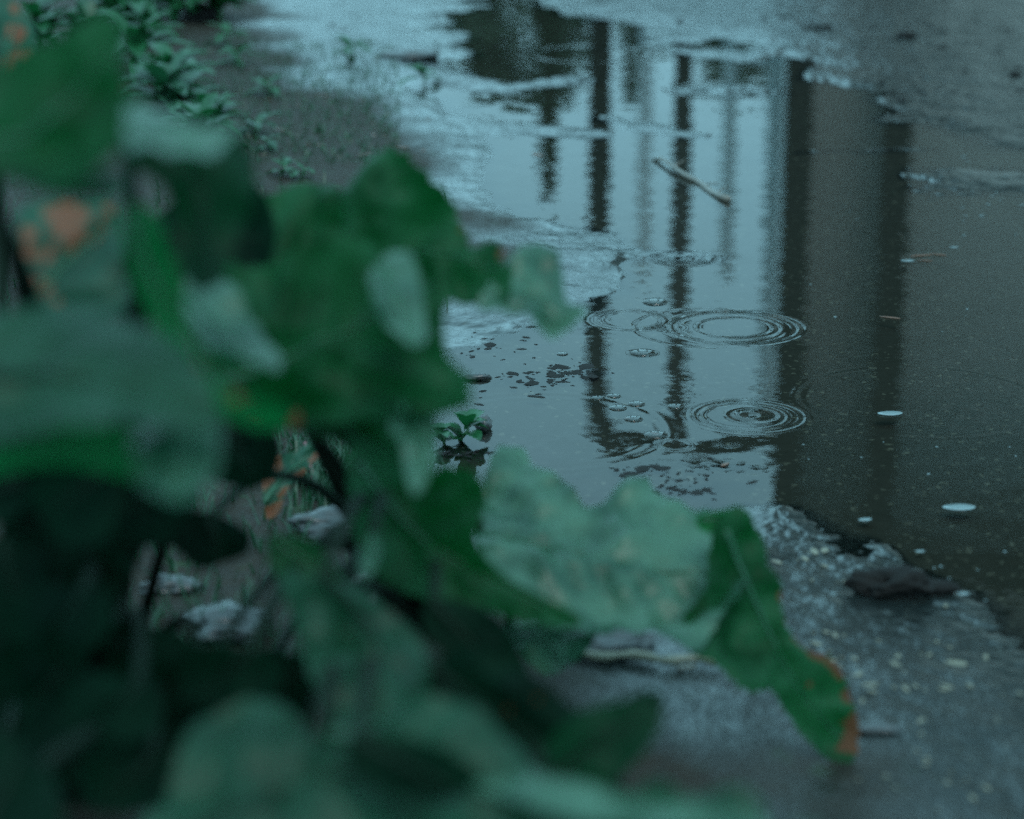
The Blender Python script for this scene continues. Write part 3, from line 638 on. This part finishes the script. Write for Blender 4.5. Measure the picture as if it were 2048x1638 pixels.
# broken pale stones at the edge of the soil
lump("kerb_stone", 668, 1060, .07, .05, .024, M_STONE, "rough pale broken stone seen through the gap in the leaves", "stone", seed=21, amp=.45, sub=4)
lump("kerb_stone", 465, 1262, .06, .05, .022, M_STONE, "rough grey stone in the shade below the drooping leaves", "stone", seed=22, amp=.5, sub=4)
lump("kerb_stone", 335, 1180, .04, .03, .015, M_STONE, "small grey stone in deep shade left of the rough grey stone", "stone", seed=23, amp=.5, sub=4)
lump("kerb_stone", 1180, 1290, .09, .05, .02, M_DSTONE, "flat dark stone behind the pale straw stalk", "stone", seed=24, amp=.4, sub=4)
a, b = on(1105, 1318), on(1430, 1338)
pts = [a.lerp(b, i / 12) + Vector((0, .004 * math.sin(i * 1.3), .006)) for i in range(13)]
vf = tube(pts, [.0032 + .0008 * math.sin(i * 2.2) for i in range(13)], 8); tag(mesh_obj("straw_stalk", vf[0], vf[1], M_YEL), "pale yellow straw stalk lying on the asphalt under the crinkled leaf", "straw stalk")
a, b = on(612, 950) + Vector((0, 0, .03)), on(636, 1000)
vf = tube([a, a.lerp(b, .5) + Vector((0, 0, .002)), b], [.0018, .0018, .0012], 8); tag(mesh_obj("red_stalk", vf[0], vf[1], simple("red_stalk", (.16, .05, .05), .5)), "thin reddish stalk leaning in the gap between leaves", "stalk")

# ------------------------------------------------------------------ the broad-leaved plants in front
def plant(base_uv, label):
    c = on(*base_uv); return tag(empty("broad_leaved_plant", c), label, "plant")
p1 = plant((850, 1240), "broad leaved green plant whose crinkled leaves reach out over the puddle edge")
p2 = plant((120, 1560), "big leaved plant at the left with two large rounded out of focus leaves")
p3 = plant((640, 1700), "low leafy plant along the bottom of the picture with blurred blue green leaves")
UP = (0, -.15, 1)
L = []
# plant 1, upper leaf with its tip over the water
L.append((p1, leaf(p1, [(500, 440), (540, 400), (590, 372), (650, 362), (690, 385), (715, 350), (760, 325), (810, 326), (850, 350), (880, 385), (905, 410), (925, 450), (935, 490), (975, 480), (1003, 492), (1008, 530), (1035, 560), (1020, 615), (960, 598), (890, 596), (850, 615), (830, 680), (760, 690), (640, 660), (540, 620), (480, 600), (470, 520)],
     (760, 500), 1.42, (-.25, -.85, .6), (( 600, 640), (720, 560), (840, 500), (1000, 540)), M_LEAF, 1, .15, .026, 15, dry=[(1005, 505, 12), (920, 450, 8)], ruffle=.004)))
L.append((p1, leaf(p1, [(990, 560), (1030, 530), (1070, 517), (1110, 530), (1128, 565), (1138, 605), (1168, 636), (1140, 652), (1090, 655), (1045, 642), (1000, 618), (960, 600)],
     (1080, 590), 1.40, (.2, -.35, .9), ((980, 590), (1060, 590), (1160, 640)), M_PALE, 2, .3, .010, 30, ruffle=.003, stalk=False, label="pale curled tip of the upper leaf")))
# centre leaf body under it
L.append((p1, leaf(p1, [(360, 580), (430, 560), (560, 560), (700, 520), (820, 540), (880, 600), (890, 690), (935, 730), (940, 790), (920, 812), (860, 800), (780, 830), (650, 830), (520, 800), (430, 760), (380, 680)],
     (650, 680), 1.22, (-.1, -.75, .75), ((420, 760), (560, 720), (740, 640), (860, 560)), M_LEAF, 3, .2, .028, 13, dry=[(400, 735, 14), (480, 782, 22), (575, 800, 16)], ruffle=.004)))
L.append((p1, leaf(p1, [(365, 585), (400, 570), (460, 600), (520, 650), (560, 710), (550, 745), (480, 755), (420, 720), (380, 660)],
     (460, 670), 1.12, (.1, -.1, 1), ((370, 590), (450, 660), (545, 735)), M_PALE, 4, .3, .006, 26, stalk=False, label="small pale leaf on the dark centre")))
L.append((p1, leaf(p1, [(740, 545), (780, 528), (820, 545), (845, 600), (855, 660), (840, 690), (800, 680), (765, 640), (740, 590)],
     (800, 610), 1.18, (.2, -.2, 1), ((760, 540), (800, 610), (840, 680)), M_PALE, 5, .3, .006, 26, label="narrow pale leaf over the dark centre")))
L.append((p1, leaf(p1, [(560, 830), (650, 800), (760, 815), (840, 800), (875, 850), (870, 930), (850, 975), (820, 975), (760, 950), (700, 900), (620, 880)],
     (750, 880), 1.25, (.0, -.8, .6), ((580, 840), (700, 850), (840, 960)), M_LEAF, 6, .2, .012, 20, stalk=False)))
L.append((p1, leaf(p1, [(775, 815), (820, 800), (862, 805), (872, 860), (860, 930), (845, 978), (822, 975), (800, 920), (780, 870)],
     (825, 880), 1.20, (.4, -.3, 1), ((800, 810), (830, 880), (835, 970)), M_PALE, 7, .2, .006, 30, label="pale narrow hanging leaf edge")))
L.append((p1, leaf(p1, [(700, 900), (760, 930), (820, 975), (860, 945), (900, 935), (945, 940), (975, 965), (980, 1010), (960, 1080), (1010, 1150), (1080, 1190), (1160, 1235), (1140, 1252), (1060, 1248), (950, 1215), (850, 1195), (770, 1160), (720, 1080), (700, 980)],
     (850, 1080), 1.33, (-.1, -.95, .35), ((720, 930), (850, 1080), (1150, 1245)), M_LEAF, 8, .15, .014, 16, ruffle=.003)))
# plant 1, big crinkled leaf reaching right
L.append((p1, leaf(p1, [(950, 1050), (965, 990), (985, 945), (1010, 915), (1045, 922), (1075, 962), (1130, 990), (1168, 1025), (1210, 1018), (1240, 1000), (1280, 988), (1312, 1012), (1370, 1032), (1410, 1028), (1450, 1050), (1500, 1120), (1500, 1180), (1440, 1250), (1400, 1300), (1350, 1305), (1300, 1262), (1240, 1252), (1205, 1275), (1150, 1240), (1080, 1205), (1000, 1165), (960, 1120)],
     (1220, 1130), 1.58, (.05, -.30, 1), ((960, 1070), (1100, 1100), (1300, 1140), (1480, 1150)), M_PALE, 9, .05, .014, 19, ruffle=.004, label="large pale crinkled leaf blade")))
L.append((p1, leaf(p1, [(1430, 1040), (1480, 1016), (1503, 1048), (1532, 1078), (1538, 1130), (1558, 1165), (1560, 1225), (1578, 1270), (1610, 1300), (1645, 1312), (1668, 1345), (1692, 1385), (1712, 1450), (1708, 1500), (1692, 1532), (1664, 1522), (1622, 1482), (1580, 1425), (1530, 1378), (1490, 1382), (1450, 1368), (1425, 1330), (1370, 1300), (1360, 1240), (1400, 1180), (1420, 1100)],
     (1540, 1280), 1.56, (.45, -.9, .35), ((1450, 1060), (1510, 1200), (1590, 1370), (1685, 1480)), M_LEAF, 10, .1, .008, 24, dry=[(1563, 1190, 10), (1572, 1240, 12), (1592, 1280, 15), (1625, 1302, 20), (1664, 1335, 18), (1694, 1390, 17), (1708, 1440, 22), (1700, 1488, 20), (1612, 1368, 6)], ruffle=.004, stalk=False, label="dark green leaf end with a dry orange margin")))
L.append((p1, leaf(p1, [(1395, 1030), (1440, 1022), (1475, 1015), (1490, 1040), (1450, 1070), (1400, 1060)],
     (1440, 1045), 1.56, (.1, -1, .4), ((1400, 1040), (1480, 1030)), M_BRIGHT, 11, .1, .006, 30, stalk=False)))
L.append((p1, leaf(p1, [(1010, 1240), (1080, 1250), (1160, 1250), (1190, 1300), (1120, 1350), (1070, 1330), (1030, 1290)],
     (1090, 1290), 1.6, (.1, -.3, 1), ((1020, 1250), (1100, 1300), (1120, 1340)), M_PALE, 12, .2, .008, 24, label="shaded pale leaf corner under the crinkled leaf")))
L.append((p1, leaf(p1, [(540, 1075), (600, 1072), (645, 1100), (680, 1150), (640, 1180), (580, 1165), (548, 1130)],
     (600, 1120), 1.25, (-.2, -.9, .4), ((550, 1080), (610, 1120), (670, 1150)), M_LEAF, 13, .2, .006, 24, stalk=False)))
L.append((p1, leaf(p1, [(722, 1090), (745, 1062), (762, 1080), (755, 1130), (730, 1165), (715, 1140)],
     (740, 1110), 1.22, (.3, -.4, 1), ((745, 1070), (735, 1150)), M_PALE, 14, .2, .004, 24)))
L.append((p1, leaf(p1, [(560, 1150), (640, 1140), (720, 1150), (790, 1180), (845, 1235), (872, 1310), (862, 1400), (800, 1470), (730, 1505), (680, 1495), (640, 1430), (620, 1350), (610, 1250)],
     (740, 1320), 1.12, (.35, -.75, .6), ((650, 1150), (760, 1280), (720, 1490)), M_MID, 15, -.2, .020, 12, label="drooping blue green leaf below the gap")))
# withered leaf in the gap
L.append((p1, leaf(p1, [(525, 960), (545, 925), (600, 905), (640, 895), (655, 905), (640, 935), (600, 950), (575, 985), (560, 1020), (535, 1015)],
     (590, 950), 1.9, (.1, -.5, 1), ((530, 1000), (580, 940), (650, 900)), M_RUST, 16, .6, .012, 30, dry=[(530, 960, 18), (545, 1015, 24), (575, 985, 18), (600, 945, 14), (640, 930, 22), (655, 900, 18), (550, 925, 16)], stalk=False, label="withered leaf with orange rim in the gap")))
# plant 2, left
L.append((p2, leaf(p2, [(-80, 190), (0, 160), (90, 110), (160, 80), (240, 40), (258, 120), (250, 220), (240, 310), (246, 395), (200, 425), (110, 402), (30, 365), (-80, 330)],
     (110, 250), .92, (-.2, -.75, .55), ((-60, 300), (90, 250), (240, 80)), M_LEAF, 17, .3, .022, 10, label="large dark green leaf at the upper left edge")))
L.append((p2, leaf(p2, [(-80, 320), (0, 330), (80, 345), (160, 355), (240, 350), (248, 400), (195, 428), (100, 405), (20, 370), (-80, 340)],
     (110, 375), .90, (0, -.1, 1), ((-70, 335), (100, 370), (240, 385)), M_MID, 18, .2, .004, 20, label="pale lower rim of the upper left leaf")))
L.append((p2, leaf(p2, [(236, 208), (280, 196), (325, 235), (400, 268), (480, 270), (520, 320), (500, 420), (470, 500), (440, 570), (390, 580), (362, 500), (350, 410), (300, 350), (250, 320)],
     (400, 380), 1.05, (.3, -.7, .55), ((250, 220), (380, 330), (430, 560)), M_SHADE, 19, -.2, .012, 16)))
L.append((p2, leaf(p2, [(234, 210), (275, 196), (320, 232), (400, 268), (478, 272), (420, 330), (370, 345), (310, 330), (262, 300)],
     (330, 275), .98, (-.1, -.1, 1), ((240, 215), (320, 280), (460, 280)), M_PALE, 20, .2, .006, 24, label="pale leaf top left of the centre")))
L.append((p2, leaf(p2, [(-90, 630), (20, 610), (120, 606), (210, 625), (290, 662), (370, 728), (425, 805), (442, 880), (380, 900), (260, 880), (120, 850), (0, 850), (-90, 860)],
     (160, 750), .91, (.05, -.42, 1), ((-80, 740), (150, 760), (430, 860)), M_MID, 21, -.05, .009, 9, label="large rounded grey green leaf at the left edge")))
L.append((p2, leaf(p2, [(-90, 830), (60, 835), (200, 850), (330, 880), (290, 960), (230, 950), (100, 930), (-90, 955)],
     (120, 895), .93, (0, -1, .25), ((-80, 880), (120, 890), (300, 920)), M_BRIGHT, 22, .1, .006, 14, label="edge painted a backlit bright green below the rounded leaf")))
L.append((p2, leaf(p2, [(270, 850), (360, 850), (430, 850), (440, 900), (428, 955), (390, 1000), (345, 1012), (300, 985), (272, 930)],
     (350, 930), .89, (.15, -.35, 1), ((400, 850), (350, 990)), M_PALE, 23, -.2, .006, 16, label="pale hanging lobe of the rounded leaf")))
L.append((p2, leaf(p2, [(240, 420), (290, 410), (335, 450), (350, 520), (372, 600), (380, 680), (440, 760), (540, 800), (600, 830), (540, 860), (440, 820), (380, 750), (320, 680), (270, 600), (250, 500)],
     (330, 600), 1.0, (-.4, -.9, .3), ((260, 430), (330, 600), (520, 830)), M_BRIGHT, 24, .2, .008, 16, dry=[(400, 740, 16), (480, 790, 12)])))
L.append((p2, leaf(p2, [(40, 440), (90, 415), (160, 420), (230, 430), (255, 500), (262, 590), (240, 640), (130, 615), (50, 610), (40, 520)],
     (150, 520), 1.22, (.1, -.6, .7), ((60, 600), (140, 520), (240, 450)), M_RUST, 25, .2, .010, 22, dry=[(110, 440, 22), (138, 430, 20), (162, 447, 22), (130, 470, 30), (156, 482, 18), (140, 503, 14), (62, 480, 17), (66, 512, 17), (56, 496, 10), (105, 508, 12), (95, 523, 9), (217, 440, 13), (204, 462, 8), (200, 482, 7), (75, 572, 27), (58, 590, 14), (115, 600, 9), (190, 497, 7)], label="blue green leaf with orange rust spots")))
L.append((p2, leaf(p2, [(-30, 20), (20, 0), (60, 30), (70, 90), (50, 150), (0, 170), (-40, 120)],
     (20, 90), 1.5, (.1, -.6, .7), ((0, 160), (20, 80), (40, 10)), M_RUST, 26, .2, .010, 22, dry=[(35, 60, 22), (40, 110, 24), (15, 130, 18), (30, 20, 12)], label="rust spotted leaf in the top left corner")))
# plant 3, bottom
L.append((p3, leaf(p3, [(640, 1468), (720, 1450), (810, 1448), (900, 1470), (990, 1515), (1080, 1552), (1250, 1590), (1440, 1600), (1540, 1650), (1250, 1670), (1020, 1625), (890, 1550), (790, 1495), (700, 1480)],
     (960, 1540), .96, (.05, -.2, 1), ((650, 1468), (950, 1530), (1500, 1640)), M_PALE, 33, .1, .006, 18, label="pale curled rim of the blurred bottom leaf")))
L.append((p3, leaf(p3, [(310, 1720), (325, 1620), (345, 1550), (390, 1480), (470, 1438), (560, 1425), (625, 1440), (665, 1485), (720, 1470), (800, 1455), (880, 1462), (960, 1495), (1050, 1535), (1150, 1570), (1250, 1590), (1390, 1590), (1530, 1640), (1400, 1780), (800, 1760)],
     (700, 1560), .95, (.1, -.30, 1), ((340, 1700), (650, 1560), (1000, 1590), (1450, 1660)), M_MID, 27, .05, .024, 15, label="wide blurred blue green leaf along the bottom edge")))
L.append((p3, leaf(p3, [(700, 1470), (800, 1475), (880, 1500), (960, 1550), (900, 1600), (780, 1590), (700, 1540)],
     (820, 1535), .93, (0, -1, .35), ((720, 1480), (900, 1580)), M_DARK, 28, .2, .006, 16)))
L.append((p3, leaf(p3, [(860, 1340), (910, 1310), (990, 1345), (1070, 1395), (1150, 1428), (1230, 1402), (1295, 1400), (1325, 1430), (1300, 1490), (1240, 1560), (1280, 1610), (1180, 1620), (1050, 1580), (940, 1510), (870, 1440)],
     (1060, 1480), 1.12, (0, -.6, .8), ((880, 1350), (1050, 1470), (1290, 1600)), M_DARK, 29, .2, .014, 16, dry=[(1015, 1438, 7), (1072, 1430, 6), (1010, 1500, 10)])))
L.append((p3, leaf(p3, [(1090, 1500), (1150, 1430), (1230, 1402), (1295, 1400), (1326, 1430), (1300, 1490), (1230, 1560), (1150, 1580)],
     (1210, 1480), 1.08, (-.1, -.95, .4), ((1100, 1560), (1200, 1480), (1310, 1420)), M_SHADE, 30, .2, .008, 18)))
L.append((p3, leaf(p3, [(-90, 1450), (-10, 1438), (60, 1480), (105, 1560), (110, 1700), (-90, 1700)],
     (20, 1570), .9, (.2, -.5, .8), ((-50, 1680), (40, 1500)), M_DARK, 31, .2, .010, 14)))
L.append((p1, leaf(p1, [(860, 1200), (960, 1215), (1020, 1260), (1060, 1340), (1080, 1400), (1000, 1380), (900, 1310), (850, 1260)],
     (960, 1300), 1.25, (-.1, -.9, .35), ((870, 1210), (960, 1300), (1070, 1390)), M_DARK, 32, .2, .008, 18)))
# leaves with shade put into their colour, filling the hollow under the canopy
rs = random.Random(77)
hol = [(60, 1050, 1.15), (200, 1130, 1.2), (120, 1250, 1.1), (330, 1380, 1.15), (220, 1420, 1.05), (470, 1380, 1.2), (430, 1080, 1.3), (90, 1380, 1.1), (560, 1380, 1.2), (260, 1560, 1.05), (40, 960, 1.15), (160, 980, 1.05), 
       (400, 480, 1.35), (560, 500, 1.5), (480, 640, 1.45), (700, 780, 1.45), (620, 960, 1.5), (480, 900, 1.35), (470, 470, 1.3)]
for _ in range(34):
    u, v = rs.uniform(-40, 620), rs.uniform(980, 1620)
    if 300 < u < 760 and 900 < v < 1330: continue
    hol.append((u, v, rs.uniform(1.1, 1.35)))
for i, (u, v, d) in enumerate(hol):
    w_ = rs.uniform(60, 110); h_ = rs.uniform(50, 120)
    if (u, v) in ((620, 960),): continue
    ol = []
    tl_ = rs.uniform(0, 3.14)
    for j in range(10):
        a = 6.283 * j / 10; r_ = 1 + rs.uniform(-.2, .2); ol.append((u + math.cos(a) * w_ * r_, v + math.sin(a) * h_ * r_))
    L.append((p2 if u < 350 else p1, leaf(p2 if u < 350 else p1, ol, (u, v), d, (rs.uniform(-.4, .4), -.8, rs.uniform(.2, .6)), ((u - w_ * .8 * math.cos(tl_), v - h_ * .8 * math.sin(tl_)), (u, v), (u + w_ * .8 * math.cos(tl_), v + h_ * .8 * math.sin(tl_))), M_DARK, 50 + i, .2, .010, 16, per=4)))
for pl, (lf, start) in L:
    if start is None: continue
    base = Vector(pl.location) + Vector((rs.uniform(-.03, .03), rs.uniform(-.03, .03), 0)); s0 = Vector(start)
    mid_ = (s0 - base); stem(pl, base, s0, .005, .0028, sag=(mid_.x * .12, mid_.y * -.1 , .05), mat=M_STEMD, name="leaf_stalk")
